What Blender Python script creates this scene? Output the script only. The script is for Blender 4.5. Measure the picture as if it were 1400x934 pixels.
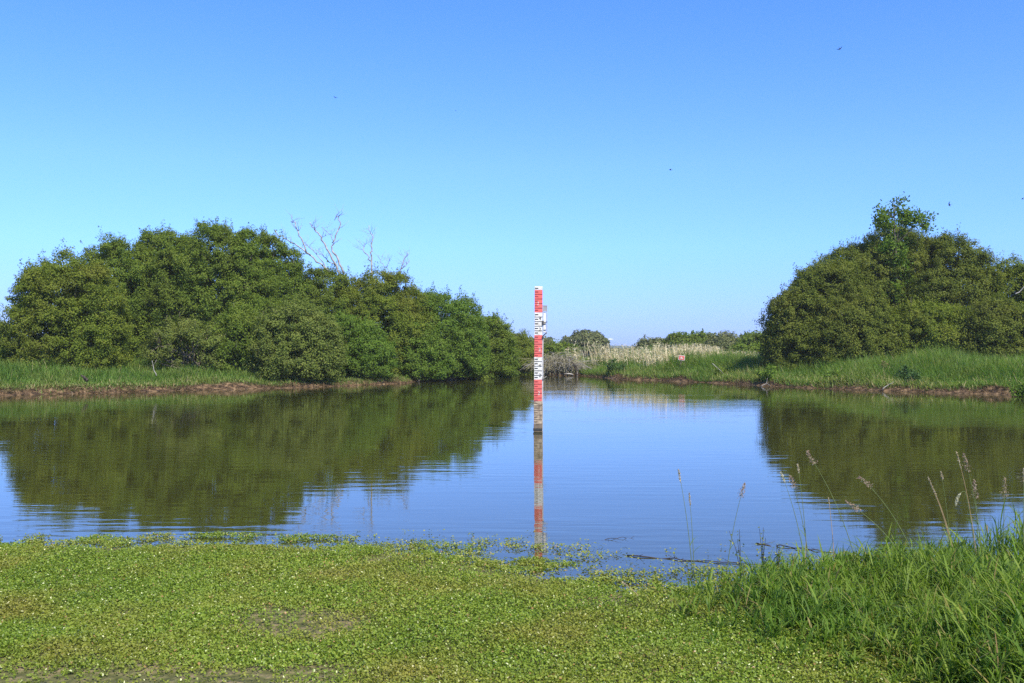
import bpy, math, random
import numpy as np
from mathutils import Vector, Matrix, Euler

for o in list(bpy.data.objects):
    bpy.data.objects.remove(o)
scene = bpy.context.scene
COL = scene.collection
R = math.radians
rng = np.random.default_rng(7)
random.seed(7)

# ------------------------------------------------------------------ camera, sky, sun, exposure
F = 1361.0            # focal length in photo pixels (1400 wide)
HC = 1.8              # eye height above the water
YH = 477.0            # row of the horizon in the photo
cam_d = bpy.data.cameras.new('camera')
cam_d.sensor_width = 36.0
cam_d.lens = 36.0 * F / 1400.0
cam_d.clip_start = 0.05
cam_d.clip_end = 6000
cam = bpy.data.objects.new('camera', cam_d)
COL.objects.link(cam)
cam.location = (0, 0, HC)
cam.rotation_euler = (R(90) + math.atan((YH - 467.0) / F), 0, 0)
scene.camera = cam

SUN_EL, SUN_AZ = R(48), R(147)      # azimuth from +Y towards +X
world = bpy.data.worlds.new('World')
scene.world = world
world.use_nodes = True
wn, wl = world.node_tree.nodes, world.node_tree.links
wn.clear()
sky = wn.new('ShaderNodeTexSky')
sky.sky_type = 'NISHITA'
sky.sun_disc = False
sky.sun_elevation = SUN_EL
sky.sun_rotation = SUN_AZ
sky.altitude = 0
sky.air_density = 1.0
sky.dust_density = 0.35
sky.ozone_density = 4.0
tcw = wn.new('ShaderNodeTexCoord')
sep = wn.new('ShaderNodeSeparateXYZ')
wl.new(tcw.outputs['Generated'], sep.inputs[0])
grade = wn.new('ShaderNodeValToRGB')           # clearer, bluer air than the model sky, by height above the horizon
ge = grade.color_ramp.elements
ge[0].position, ge[0].color = 0.0, (.26, .37, .85, 1)
ge[1].position, ge[1].color = .75, (.36, .50, .58, 1)
for p_, c_ in ((.03, (.28, .405, 1.0, 1)), (.10, (.365, .54, 1.0, 1)), (.18, (.41, .59, 1.0, 1)), (.33, (.35, .585, 1.0, 1))):
    k_ = ge.new(p_); k_.color = c_
hsv = wn.new('ShaderNodeMix'); hsv.data_type = 'RGBA'; hsv.blend_type = 'MULTIPLY'; hsv.inputs[0].default_value = 1
wl.new(sep.outputs[2], grade.inputs[0])
bg = wn.new('ShaderNodeBackground')
bg.inputs['Strength'].default_value = 0.0865
wo = wn.new('ShaderNodeOutputWorld')
wl.new(sky.outputs[0], hsv.inputs[6]); wl.new(grade.outputs[0], hsv.inputs[7])
sky2 = wn.new('ShaderNodeVectorMath'); sky2.operation = 'SCALE'; sky2.inputs['Scale'].default_value = 2.0
wl.new(hsv.outputs[2], sky2.inputs[0])
wl.new(sky2.outputs[0], bg.inputs[0])
wl.new(bg.outputs[0], wo.inputs[0])

sun_d = bpy.data.lights.new('sun', 'SUN')
sun_d.energy = 5.0
sun_d.angle = R(0.53)
sun_d.color = (1.0, 0.93, 0.80)
sun = bpy.data.objects.new('sun', sun_d)
COL.objects.link(sun)
sdir = Vector((math.sin(SUN_AZ) * math.cos(SUN_EL), math.cos(SUN_AZ) * math.cos(SUN_EL), math.sin(SUN_EL)))
sun.rotation_euler = sdir.to_track_quat('Z', 'Y').to_euler()
sun.location = sdir * 60

vs = scene.view_settings
scene.display_settings.display_device = 'sRGB'
vs.view_transform = 'Standard'
vs.look = 'None'
vs.gamma = 1.0
vs.exposure = 0.62
vs.use_curve_mapping = False
scene.render.engine = 'CYCLES'
cy = scene.cycles
cy.max_bounces = 7
cy.diffuse_bounces = 3
cy.glossy_bounces = 3
cy.transmission_bounces = 4
cy.transparent_max_bounces = 6
cy.use_denoising = False
cy.caustics_reflective = False
cy.caustics_refractive = False

# ------------------------------------------------------------------ helpers
def at(px, py, D):
    """world point at depth D seen at photo pixel (px, py)"""
    return np.array([(px - 700.0) / F * D, D, HC - (py - YH) / F * D])

def wl_pt(px, py, z=0.0):
    """point of the level z seen at a photo pixel"""
    D = F * (HC - z) / (py - YH)
    return ((px - 700.0) / F * D, D)

def tag(o, label=None, cat=None, group=None, kind=None):
    if label: o['label'] = label
    if cat: o['category'] = cat
    if group: o['group'] = group
    if kind: o['kind'] = kind
    return o

def empty(name, loc, rz=0.0):
    o = bpy.data.objects.new(name, None)
    o.empty_display_size = 0.2
    COL.objects.link(o)
    o.location = [float(v) for v in loc]
    o.rotation_euler = (0, 0, rz)
    return o

def mesh_np(name, V, Q, mat, parent=None, var=None, smooth=False, tris=None, attrs=None):
    V = np.asarray(V, dtype=np.float32)
    me = bpy.data.meshes.new(name)
    Q = np.asarray(Q, dtype=np.int32).reshape(-1, 4)
    nq = len(Q)
    nt = 0 if tris is None else len(tris)
    me.vertices.add(len(V))
    me.vertices.foreach_set('co', V.ravel())
    me.loops.add(nq * 4 + nt * 3)
    me.polygons.add(nq + nt)
    li = Q.ravel()
    ls = np.arange(nq, dtype=np.int32) * 4
    if nt:
        T = np.asarray(tris, dtype=np.int32)
        li = np.concatenate([li, T.ravel()])
        ls = np.concatenate([ls, nq * 4 + np.arange(nt, dtype=np.int32) * 3])
    me.loops.foreach_set('vertex_index', li)
    me.polygons.foreach_set('loop_start', ls)
    me.polygons.foreach_set('use_smooth', np.full(nq + nt, bool(smooth)))
    if var is not None:
        a = me.attributes.new('var', 'FLOAT', 'FACE')
        a.data.foreach_set('value', np.asarray(var, dtype=np.float32))
    if attrs:
        for k, v in attrs.items():
            a = me.attributes.new(k, 'FLOAT', 'POINT')
            a.data.foreach_set('value', np.asarray(v, dtype=np.float32))
    me.update(calc_edges=True)
    me.validate()
    if mat is not None:
        me.materials.append(mat)
    o = bpy.data.objects.new(name, me)
    COL.objects.link(o)
    if parent is not None:
        o.parent = parent
    return o

class MB:
    """collects pieces of ONE mesh"""
    def __init__(self):
        self.V, self.Q, self.T, self.n = [], [], [], 0
    def add(self, V, Q=None, T=None):
        V = np.asarray(V, dtype=float).reshape(-1, 3)
        self.V.append(V)
        if Q is not None and len(Q): self.Q.append(np.asarray(Q, dtype=int).reshape(-1, 4) + self.n)
        if T is not None and len(T): self.T.append(np.asarray(T, dtype=int).reshape(-1, 3) + self.n)
        self.n += len(V)
        return self
    def box(self, c, s, rot=None):
        x, y, z = [v / 2 for v in s]
        V = np.array([[-x,-y,-z],[x,-y,-z],[x,y,-z],[-x,y,-z],[-x,-y,z],[x,-y,z],[x,y,z],[-x,y,z]])
        if rot is not None:
            V = V @ np.array(Euler(rot).to_matrix()).T
        return self.add(V + np.array(c), [[0,3,2,1],[4,5,6,7],[0,1,5,4],[1,2,6,5],[2,3,7,6],[3,0,4,7]])
    def tube(self, P, r, n=5):
        P = np.asarray(P, dtype=float)
        k = len(P)
        r = np.broadcast_to(np.asarray(r, dtype=float), (k,))
        T = np.gradient(P, axis=0)
        T /= np.linalg.norm(T, axis=1)[:, None] + 1e-9
        ref = np.array([0.31, 0.77, 0.55]) if abs(T[0] @ np.array([0.31, 0.77, 0.55])) < .9 else np.array([1., 0, 0])
        A = np.cross(T, ref); A /= np.linalg.norm(A, axis=1)[:, None] + 1e-9
        B = np.cross(T, A)
        th = np.linspace(0, 2 * np.pi, n, endpoint=False)
        ring = A[:, None] * np.cos(th)[None, :, None] + B[:, None] * np.sin(th)[None, :, None]
        V = (P[:, None] + ring * r[:, None, None]).reshape(-1, 3)
        Q = []
        for i in range(k - 1):
            for j in range(n):
                Q.append([i*n+j, i*n+(j+1)%n, (i+1)*n+(j+1)%n, (i+1)*n+j])
        T3 = []
        V = np.vstack([V, P[0], P[-1]])
        for j in range(n):
            T3.append([k*n, (j+1)%n, j]); T3.append([k*n+1, (k-1)*n+j, (k-1)*n+(j+1)%n])
        return self.add(V, Q, T3)
    def build(self, name, mat, parent=None, smooth=False):
        V = np.vstack(self.V)
        Q = np.vstack(self.Q) if self.Q else np.zeros((0, 4), int)
        T = np.vstack(self.T) if self.T else None
        return mesh_np(name, V, Q, mat, parent, smooth=smooth, tris=T)

def unit(v):
    return v / (np.linalg.norm(v, axis=-1, keepdims=True) + 1e-9)

def rand_dir(n):
    return unit(rng.normal(size=(n, 3)))

def leaf_cards(C, N, L, W, fold=0.0):
    """rhombic leaves at centres C with normals N; returns V, Q (one quad each)"""
    n = len(C)
    t = unit(np.cross(N, rand_dir(n)))
    b = np.cross(N, t)
    L = np.broadcast_to(L, (n,))[:, None]; W = np.broadcast_to(W, (n,))[:, None]
    V = np.empty((n, 4, 3))
    V[:, 0] = C - t * L * .5
    V[:, 1] = C + b * W * .5 + N * (fold * W) - t * L * .08
    V[:, 2] = C + t * L * .5
    V[:, 3] = C - b * W * .5 + N * (fold * W) - t * L * .08
    return V.reshape(-1, 3), np.arange(n * 4).reshape(-1, 4)

def blades(B, L, W, az, lean, curl, seg=3, twist=None, taper=0.12):
    """grass blades as tapered strips: bases B, lengths L, widths W, heading az, lean (start slope), curl (end droop)"""
    n = len(B)
    t = np.linspace(0, 1, seg + 1)[None, :]
    L = np.broadcast_to(L, (n,))[:, None]; W = np.broadcast_to(W, (n,))[:, None]
    lean = np.broadcast_to(lean, (n,))[:, None]; curl = np.broadcast_to(curl, (n,))[:, None]
    ang = lean + curl * t                       # angle from vertical along the blade
    dt = 1.0 / seg
    mid = lean + curl * (t[:, 1:] - dt / 2)
    hx = np.concatenate([np.zeros((n, 1)), np.cumsum(np.sin(mid) * dt, 1)], 1) * L
    hz = np.concatenate([np.zeros((n, 1)), np.cumsum(np.cos(mid) * dt, 1)], 1) * L
    d = np.stack([np.cos(az), np.sin(az)], -1)
    if twist is None: twist = rng.uniform(-.6, .6, n)
    s = np.stack([-np.sin(az + twist), np.cos(az + twist)], -1)
    prof = np.where(t < .35, .75 + .25 * t / .35, 1 - (1 - taper) * ((t - .35) / .65) ** 1.5)
    w = W * prof * .5
    P = np.empty((n, seg + 1, 3))
    P[..., 0] = B[:, 0:1] + hx * d[:, 0:1]
    P[..., 1] = B[:, 1:2] + hx * d[:, 1:2]
    P[..., 2] = B[:, 2:3] + hz
    V = np.empty((n, seg + 1, 2, 3))
    off = np.zeros((n, seg + 1, 3))
    off[..., 0] = s[:, 0:1] * w; off[..., 1] = s[:, 1:2] * w
    V[:, :, 0] = P - off; V[:, :, 1] = P + off
    base = (np.arange(n) * (seg + 1) * 2)[:, None]
    k = (np.arange(seg) * 2)[None, :]
    Q = np.stack([base + k, base + k + 1, base + k + 3, base + k + 2], -1).reshape(-1, 4)
    return V.reshape(-1, 3), Q

def snoise(x, y, s=1.0, seed=0):
    r = np.random.default_rng(seed)
    out = np.zeros(np.broadcast(x, y).shape)
    for i in range(7):
        a = r.uniform(0, 2 * np.pi); f = s * r.uniform(.5, 2.0); p = r.uniform(0, 6.28)
        q = r.uniform(0, 6.28)
        out = out + np.sin((x * np.cos(a) + y * np.sin(a)) * f + p + 1.3 * np.sin((y * np.cos(a) - x * np.sin(a)) * f * .6 + q))
    return out / 7 * 1.6

def sstep(a, b, x):
    t = np.clip((x - a) / (b - a), 0, 1)
    return t * t * (3 - 2 * t)

# ------------------------------------------------------------------ materials
def new_mat(name):
    m = bpy.data.materials.new(name)
    m.use_nodes = True
    m.node_tree.nodes.clear()
    return m, m.node_tree.nodes, m.node_tree.links

def ramp(nd, stops):
    r = nd.new('ShaderNodeValToRGB')
    e = r.color_ramp.elements
    e[0].position, e[0].color = stops[0][0], (*stops[0][1], 1)
    e[1].position, e[1].color = stops[-1][0], (*stops[-1][1], 1)
    for p, c in stops[1:-1]:
        k = e.new(p); k.color = (*c, 1)
    return r

def foliage(name, stops, transl=0.3, rough=0.5, spec=0.35, patch=None, pscale=0.6):
    """leaf colour varies leaf by leaf (attribute var) and gently from patch to patch"""
    m, nd, lk = new_mat(name)
    at_ = nd.new('ShaderNodeAttribute'); at_.attribute_name = 'var'
    rp = ramp(nd, stops)
    lk.new(at_.outputs['Fac'], rp.inputs[0])
    colour = rp.outputs[0]
    if patch:
        g = nd.new('ShaderNodeNewGeometry')
        nz = nd.new('ShaderNodeTexNoise'); nz.inputs['Scale'].default_value = pscale; nz.inputs['Detail'].default_value = 3
        lk.new(g.outputs['Position'], nz.inputs['Vector'])
        mr = nd.new('ShaderNodeMapRange'); mr.inputs[1].default_value = .45; mr.inputs[2].default_value = .7
        mr.inputs[4].default_value = patch[1]
        lk.new(nz.outputs[0], mr.inputs[0])
        mx = nd.new('ShaderNodeMix'); mx.data_type = 'RGBA'
        lk.new(mr.outputs[0], mx.inputs[0]); lk.new(colour, mx.inputs[6]); mx.inputs[7].default_value = (*patch[0], 1)
        colour = mx.outputs[2]
    p = nd.new('ShaderNodeBsdfPrincipled')
    p.inputs['Roughness'].default_value = rough
    p.inputs['Specular IOR Level'].default_value = spec
    lk.new(colour, p.inputs['Base Color'])
    t = nd.new('ShaderNodeBsdfTranslucent')
    br = nd.new('ShaderNodeMix'); br.data_type = 'RGBA'; br.blend_type = 'MULTIPLY'; br.inputs[0].default_value = 1
    br.inputs[7].default_value = (1.15, 1.25, .55, 1)
    lk.new(colour, br.inputs[6]); lk.new(br.outputs[2], t.inputs[0])
    s = nd.new('ShaderNodeMixShader'); s.inputs[0].default_value = transl
    o = nd.new('ShaderNodeOutputMaterial')
    lk.new(p.outputs[0], s.inputs[1]); lk.new(t.outputs[0], s.inputs[2]); lk.new(s.outputs[0], o.inputs[0])
    return m

def plain(name, c, rough=.6, metal=0.0, c2=None, nscale=8.0, spec=.4, bump=0.0):
    m, nd, lk = new_mat(name)
    p = nd.new('ShaderNodeBsdfPrincipled')
    p.inputs['Roughness'].default_value = rough
    p.inputs['Metallic'].default_value = metal
    p.inputs['Specular IOR Level'].default_value = spec
    tc = nd.new('ShaderNodeTexCoord')
    nz = nd.new('ShaderNodeTexNoise'); nz.inputs['Scale'].default_value = nscale; nz.inputs['Detail'].default_value = 5
    lk.new(tc.outputs['Object'], nz.inputs['Vector'])
    c2 = c2 or tuple(v * .75 for v in c)
    rp = ramp(nd, [(.35, c2), (.65, c)])
    lk.new(nz.outputs[0], rp.inputs[0]); lk.new(rp.outputs[0], p.inputs['Base Color'])
    if bump:
        b = nd.new('ShaderNodeBump'); b.inputs['Strength'].default_value = bump
        lk.new(nz.outputs[0], b.inputs['Height']); lk.new(b.outputs[0], p.inputs['Normal'])
    o = nd.new('ShaderNodeOutputMaterial')
    lk.new(p.outputs[0], o.inputs[0])
    return m

M = {}
M['willow'] = foliage('willow_leaf', [(0, (.072, .116, .020)), (.5, (.148, .218, .030)), (1, (.225, .275, .050))], .45, .6, .08, ((.165, .190, .036), .5), .5)
M['willow_grey'] = foliage('grey_willow_leaf', [(0, (.080, .116, .028)), (.5, (.168, .218, .044)), (1, (.245, .278, .072))], .42, .6, .08, ((.185, .198, .052), .5), .5)
M['willow_yellow'] = foliage('yellow_willow_leaf', [(0, (.076, .116, .018)), (.5, (.166, .222, .029)), (1, (.250, .276, .046))], .45, .6, .08, ((.195, .195, .036), .55), .5)
M['alder'] = foliage('alder_leaf', [(0, (.064, .116, .018)), (.5, (.130, .222, .029)), (1, (.200, .278, .048))], .45, .55, .1, ((.155, .200, .034), .4), .5)
M['olive'] = foliage('olive_leaf', [(0, (.066, .092, .017)), (.5, (.140, .176, .028)), (1, (.215, .240, .048))], .4, .6, .08, ((.165, .170, .033), .5), .5)
M['far_leaf'] = foliage('far_leaf', [(0, (.085, .105, .045)), (.5, (.150, .170, .070)), (1, (.200, .205, .095))], .3, .7, .1)
M['bark'] = plain('bark', (.16, .135, .105), .9, c2=(.07, .058, .045), nscale=6)
M['deadwood'] = plain('dead_wood', (.40, .38, .35), .85, c2=(.19, .175, .16), nscale=5)
M['brushwood'] = plain('brush_wood', (.28, .25, .15), .9, c2=(.15, .135, .08), nscale=3)
M['darkwood'] = plain('wet_wood', (.06, .045, .035), .7, c2=(.03, .022, .018), nscale=6)
M['bankgrass'] = foliage('bank_grass', [(0, (.065, .135, .028)), (.5, (.130, .235, .042)), (.85, (.22, .30, .07)), (.93, (.36, .33, .15)), (1, (.48, .40, .22))], .42, .6, .12, ((.20, .235, .065), .6), .7)
M['tallgrass'] = foliage('tall_grass', [(0, (.065, .135, .020)), (.5, (.142, .240, .032)), (.9, (.24, .31, .05)), (.95, (.32, .27, .11)), (1, (.28, .19, .09))], .44, .5, .16, ((.20, .265, .040), .6), .8)
M['reed'] = foliage('dry_reed', [(0, (.30, .24, .15)), (.35, (.54, .45, .30)), (1, (.82, .73, .54))], .3, .75, .1)
M['straw'] = foliage('bank_straw', [(0, (.035, .022, .013)), (.45, (.13, .085, .045)), (.8, (.27, .185, .10)), (1, (.46, .36, .22))], .1, .85, .1)
M['cress'] = foliage('cress_leaf', [(0, (.10, .160, .018)), (.35, (.180, .265, .028)), (.75, (.265, .335, .045)), (.96, (.38, .36, .09)), (1, (.36, .21, .09))], .35, .33, .4, ((.28, .235, .05), .65), 1.3)
M['weed'] = foliage('pond_weed', [(0, (.13, .18, .03)), (.5, (.24, .29, .05)), (.85, (.33, .32, .08)), (1, (.36, .22, .10))], .3, .45, .25)
M['herb'] = foliage('nettle_leaf', [(0, (.035, .075, .022)), (.5, (.06, .125, .032)), (1, (.095, .165, .042))], .28, .6, .2)
M['seed'] = foliage('seed_head', [(0, (.28, .22, .14)), (.5, (.48, .39, .28)), (1, (.68, .60, .46))], .3, .7, .1)
M['purple_seed'] = foliage('purple_seed_head', [(0, (.22, .14, .11)), (.5, (.38, .27, .21)), (1, (.55, .43, .34))], .3, .7, .1)
M['pale_seed'] = foliage('pale_seed_head', [(0, (.45, .42, .30)), (1, (.70, .66, .52))], .25, .7, .2)
M['stem'] = plain('green_stem', (.16, .20, .06), .6, c2=(.10, .14, .04))
M['drystem'] = plain('dry_stem', (.42, .30, .16), .7, c2=(.30, .20, .10))
M['bird'] = plain('bird_feather', (.03, .032, .045), .6, c2=(.018, .018, .028))
M['steel'] = plain('galvanised_steel', (.55, .55, .54), .45, .3, c2=(.38, .37, .36), nscale=10)
M['panel'] = plain('grey_panel', (.30, .32, .33), .5, c2=(.24, .26, .27), nscale=10)
M['darksteel'] = plain('dark_steel', (.07, .07, .075), .6, .2, c2=(.04, .035, .03), nscale=12)
M['white'] = plain('white_enamel', (.74, .74, .71), .45, c2=(.52, .49, .42), nscale=16)
M['red'] = plain('red_enamel', (.72, .125, .105), .55, c2=(.54, .13, .115), nscale=16)
M['black'] = plain('black_enamel', (.03, .03, .03), .5)
M['darkred'] = plain('dark_red_line', (.34, .05, .05), .5)
M['stained'] = plain('stained_enamel', (.46, .37, .26), .7, c2=(.15, .11, .075), nscale=13, bump=.2)
M['silt'] = plain('silt_board', (.20, .155, .11), .8, c2=(.10, .078, .055), nscale=9, bump=.3)
M['algae'] = plain('algae_band', (.035, .035, .03), .7)
M['contrail'] = plain('white_vapour', (.9, .9, .9), 1.0, c2=(.85, .85, .85))

# ------------------------------------------------------------------ setting: ground, water, hills
near = [(-46, 12.5), (-20, 10.2), (-9, 9.25), wl_pt(0, 752), wl_pt(250, 748), wl_pt(420, 752), wl_pt(560, 760), wl_pt(660, 775), wl_pt(760, 794),
        wl_pt(900, 818), wl_pt(1000, 810), wl_pt(1150, 786), wl_pt(1300, 770), wl_pt(1400, 764), (7, 9.3), (9, 10.4), (20, 12.5), (46, 14)]
rightb = [(46, 24), (32, 31), (25, 35.4), wl_pt(1400, 540.5), wl_pt(1300, 537.5), wl_pt(1200, 534.5), wl_pt(1100, 530.5), wl_pt(1050, 528),
          wl_pt(1000, 525), wl_pt(960, 523), wl_pt(900, 520.5), wl_pt(850, 519), wl_pt(820, 516), (4.5, 67), (2.6, 67.2), (1.8, 69), (2.3, 76), (3.2, 88)]
leftb = [(1.6, 88), (0.7, 80), (-.5, 74), (-1.9, 64), (-3.2, 58.6), (-5.3, 54.2), wl_pt(556, 524.5), wl_pt(530, 525), wl_pt(470, 528), wl_pt(380, 531), wl_pt(250, 534), wl_pt(130, 538),
         wl_pt(0, 541), (-25, 35.6), (-33, 31), (-46, 24)]
POLY = np.array(near + rightb + leftb)

def sdist(x, y):
    """signed distance to the waterline, positive on land"""
    x = np.asarray(x, float); y = np.asarray(y, float)
    shp = np.broadcast(x, y).shape
    p = np.stack([np.broadcast_to(x, shp).ravel(), np.broadcast_to(y, shp).ravel()], -1)
    best = np.full(len(p), 1e9); inside = np.zeros(len(p), bool)
    n = len(POLY)
    for i in range(n):
        a, b = POLY[i], POLY[(i + 1) % n]
        ab = b - a
        t = np.clip(((p - a) @ ab) / (ab @ ab), 0, 1)
        d = np.hypot(*(p - a - t[:, None] * ab).T)
        best = np.minimum(best, d)
        c = ((a[1] > p[:, 1]) != (b[1] > p[:, 1]))
        with np.errstate(divide='ignore', invalid='ignore'):
            xi = (b[0] - a[0]) * (p[:, 1] - a[1]) / (b[1] - a[1]) + a[0]
        inside ^= c & (p[:, 0] < xi)
    return np.where(inside, -best, best).reshape(shp)

def hgt(x, y, d=None):
    x = np.asarray(x, float); y = np.asarray(y, float)
    if d is None: d = sdist(x, y)
    d = d + .16 * snoise(x, y, 1.7, 3) * sstep(12, 25, y) + .07 * snoise(x, y, 4.0, 4) * sstep(12, 25, y)
    farw = sstep(14, 22, y + .0 * x)
    land_far = .04 * sstep(-.05, .05, d) + (.19 + .09 * snoise(x, y, 1.1, 5)) * sstep(.05, .5, d) + .47 * sstep(.5, 7, d) + .05 * snoise(x, y, .9, 6) * sstep(.3, 2, d) + .03 * snoise(x, y, 5.0, 16) * sstep(.1, .5, d)
    land_near = .012 + .026 * np.clip(d, 0, 8) + .012 * snoise(x, y, 2.3, 7) + .006 * snoise(x, y, 9, 8)
    land = land_near * (1 - farw) + land_far * farw
    far_up = .6 * sstep(150, 500, y)
    water = -np.clip(-d * .35, 0.015, .9)
    return np.where(d > 0, land + far_up, water)

def axis(parts):
    out = []
    for a, b, s in parts:
        out.append(np.linspace(a, b, max(2, int(round((b - a) / s)) + 1))[:-1])
    out.append([parts[-1][1]])
    return np.concatenate(out)

gx = axis([(-420, -60, 20), (-60, -26, 1.0), (-26, -8, .22), (-8, 8, .11), (8, 26, .22), (26, 60, 1.0), (60, 420, 20)])
gy = axis([(-40, -4, 3), (-4, 4, .5), (4, 11, .09), (11, 30, .8), (30, 70, .2), (70, 95, .6), (95, 220, 8), (220, 560, 20)])
GX, GY = np.meshgrid(gx, gy)
GD = sdist(GX, GY)
GZ = hgt(GX, GY, GD)
nx, ny = len(gx), len(gy)
ii = (np.arange(ny - 1)[:, None] * nx + np.arange(nx - 1)[None, :]).ravel()
GQ = np.stack([ii, ii + 1, ii + nx + 1, ii + nx], -1)

m, nd, lk = new_mat('earth')
ad = nd.new('ShaderNodeAttribute'); ad.attribute_name = 'shore'
ag = nd.new('ShaderNodeAttribute'); ag.attribute_name = 'farside'
geo = nd.new('ShaderNodeNewGeometry')
def noise_node(scale, detail=5, vec=None):
    z = nd.new('ShaderNodeTexNoise'); z.inputs['Scale'].default_value = scale; z.inputs['Detail'].default_value = detail
    lk.new(geo.outputs['Position'], z.inputs['Vector'])
    return z
n1, n2, n3, n4 = noise_node(3.0), noise_node(14.0), noise_node(.9, 3), noise_node(5.0, 8)
mud = ramp(nd, [(.34, (.022, .014, .009)), (.5, (.095, .060, .033)), (.62, (.18, .115, .062)), (.75, (.27, .19, .11))]); lk.new(n4.outputs[0], mud.inputs[0])
turf = ramp(nd, [(.3, (.035, .045, .018)), (.55, (.06, .085, .022)), (.75, (.10, .085, .04))]); lk.new(n1.outputs[0], turf.inputs[0])
soil = ramp(nd, [(.3, (.06, .065, .02)), (.5, (.11, .11, .04)), (.7, (.22, .17, .10))]); lk.new(n2.outputs[0], soil.inputs[0])
add = nd.new('ShaderNodeMath'); add.operation = 'MULTIPLY_ADD'; lk.new(n3.outputs[0], add.inputs[0]); add.inputs[1].default_value = 1.4; lk.new(ad.outputs['Fac'], add.inputs[2])
mr = nd.new('ShaderNodeMapRange'); mr.inputs[1].default_value = 1.0; mr.inputs[2].default_value = 1.6; lk.new(add.outputs[0], mr.inputs[0])
mx1 = nd.new('ShaderNodeMix'); mx1.data_type = 'RGBA'; lk.new(mr.outputs[0], mx1.inputs[0]); lk.new(mud.outputs[0], mx1.inputs[6]); lk.new(turf.outputs[0], mx1.inputs[7])
mx2 = nd.new('ShaderNodeMix'); mx2.data_type = 'RGBA'; lk.new(ag.outputs['Fac'], mx2.inputs[0]); lk.new(soil.outputs[0], mx2.inputs[6]); lk.new(mx1.outputs[2], mx2.inputs[7])
p = nd.new('ShaderNodeBsdfPrincipled'); p.inputs['Roughness'].default_value = .92; p.inputs['Specular IOR Level'].default_value = .2
bp = nd.new('ShaderNodeBump'); bp.inputs['Strength'].default_value = .7; bp.inputs['Distance'].default_value = .06
lk.new(n2.outputs[0], bp.inputs['Height']); lk.new(bp.outputs[0], p.inputs['Normal'])
lk.new(mx2.outputs[2], p.inputs['Base Color'])
o_ = nd.new('ShaderNodeOutputMaterial'); lk.new(p.outputs[0], o_.inputs[0])
M['earth'] = m
ground = mesh_np('ground', np.stack([GX, GY, GZ], -1).reshape(-1, 3), GQ, M['earth'], smooth=True,
                 attrs={'shore': np.clip(GD, -2, 20).ravel(), 'farside': sstep(14, 22, GY).ravel()})
tag(ground, kind='structure')

# water
m, nd, lk = new_mat('pond_water')
geo = nd.new('ShaderNodeNewGeometry')
mp = nd.new('ShaderNodeMapping'); mp.inputs['Scale'].default_value = (.5, 2.3, 1); lk.new(geo.outputs['Position'], mp.inputs['Vector'])
z1 = nd.new('ShaderNodeTexNoise'); z1.inputs['Scale'].default_value = 2.2; z1.inputs['Detail'].default_value = 3; z1.inputs['Roughness'].default_value = .45
lk.new(mp.outputs[0], z1.inputs['Vector'])
mp2 = nd.new('ShaderNodeMapping'); mp2.inputs['Scale'].default_value = (.16, .40, 1); mp2.inputs['Rotation'].default_value = (0, 0, .2); lk.new(geo.outputs['Position'], mp2.inputs['Vector'])
z2 = nd.new('ShaderNodeTexNoise'); z2.inputs['Scale'].default_value = 1.0; z2.inputs['Detail'].default_value = 2
lk.new(mp2.outputs[0], z2.inputs['Vector'])
mrw = nd.new('ShaderNodeMapRange'); mrw.inputs[1].default_value = .40; mrw.inputs[2].default_value = .66; mrw.inputs[3].default_value = .25; mrw.inputs[4].default_value = 1.0
lk.new(z2.outputs[0], mrw.inputs[0])
mul = nd.new('ShaderNodeMath'); mul.operation = 'MULTIPLY'; lk.new(z1.outputs[0], mul.inputs[0]); lk.new(mrw.outputs[0], mul.inputs[1])
bp = nd.new('ShaderNodeBump'); bp.inputs['Strength'].default_value = .09; bp.inputs['Distance'].default_value = .05
lk.new(mul.outputs[0], bp.inputs['Height'])
p = nd.new('ShaderNodeBsdfPrincipled')
p.inputs['Base Color'].default_value = (.040, .041, .010, 1)
p.inputs['Roughness'].default_value = .015
p.inputs['IOR'].default_value = 1.40
p.inputs['Specular IOR Level'].default_value = 1.0
lk.new(bp.outputs[0], p.inputs['Normal'])
o_ = nd.new('ShaderNodeOutputMaterial'); lk.new(p.outputs[0], o_.inputs[0])
M['water'] = m
wx = np.linspace(-60, 60, 41); wy = np.linspace(5.5, 96, 31)
WX, WY = np.meshgrid(wx, wy)
ii = (np.arange(30)[:, None] * 41 + np.arange(40)[None, :]).ravel()
tag(mesh_np('water', np.stack([WX, WY, WX * 0], -1).reshape(-1, 3), np.stack([ii, ii + 1, ii + 42, ii + 41], -1), M['water']), kind='structure')

# distant low hills closing the plain
hx = np.linspace(-410, 410, 165); hy = np.linspace(0, 120, 15)
HX, HY = np.meshgrid(hx, hy)
prof = np.sin(np.pi * np.clip(HY / 120, 0, 1)) ** .8
HZ = .4 + prof * (2.6 + .8 * snoise(HX, HY * .3, .03, 21) + .35 * snoise(HX, HY, .18, 22))
ii = (np.arange(14)[:, None] * 165 + np.arange(164)[None, :]).ravel()
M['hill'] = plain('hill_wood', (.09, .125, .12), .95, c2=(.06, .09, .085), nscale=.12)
tag(mesh_np('hills', np.stack([HX, HY + 430, HZ], -1).reshape(-1, 3), np.stack([ii, ii + 1, ii + 166, ii + 165], -1), M['hill'], smooth=True), kind='structure')

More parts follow.
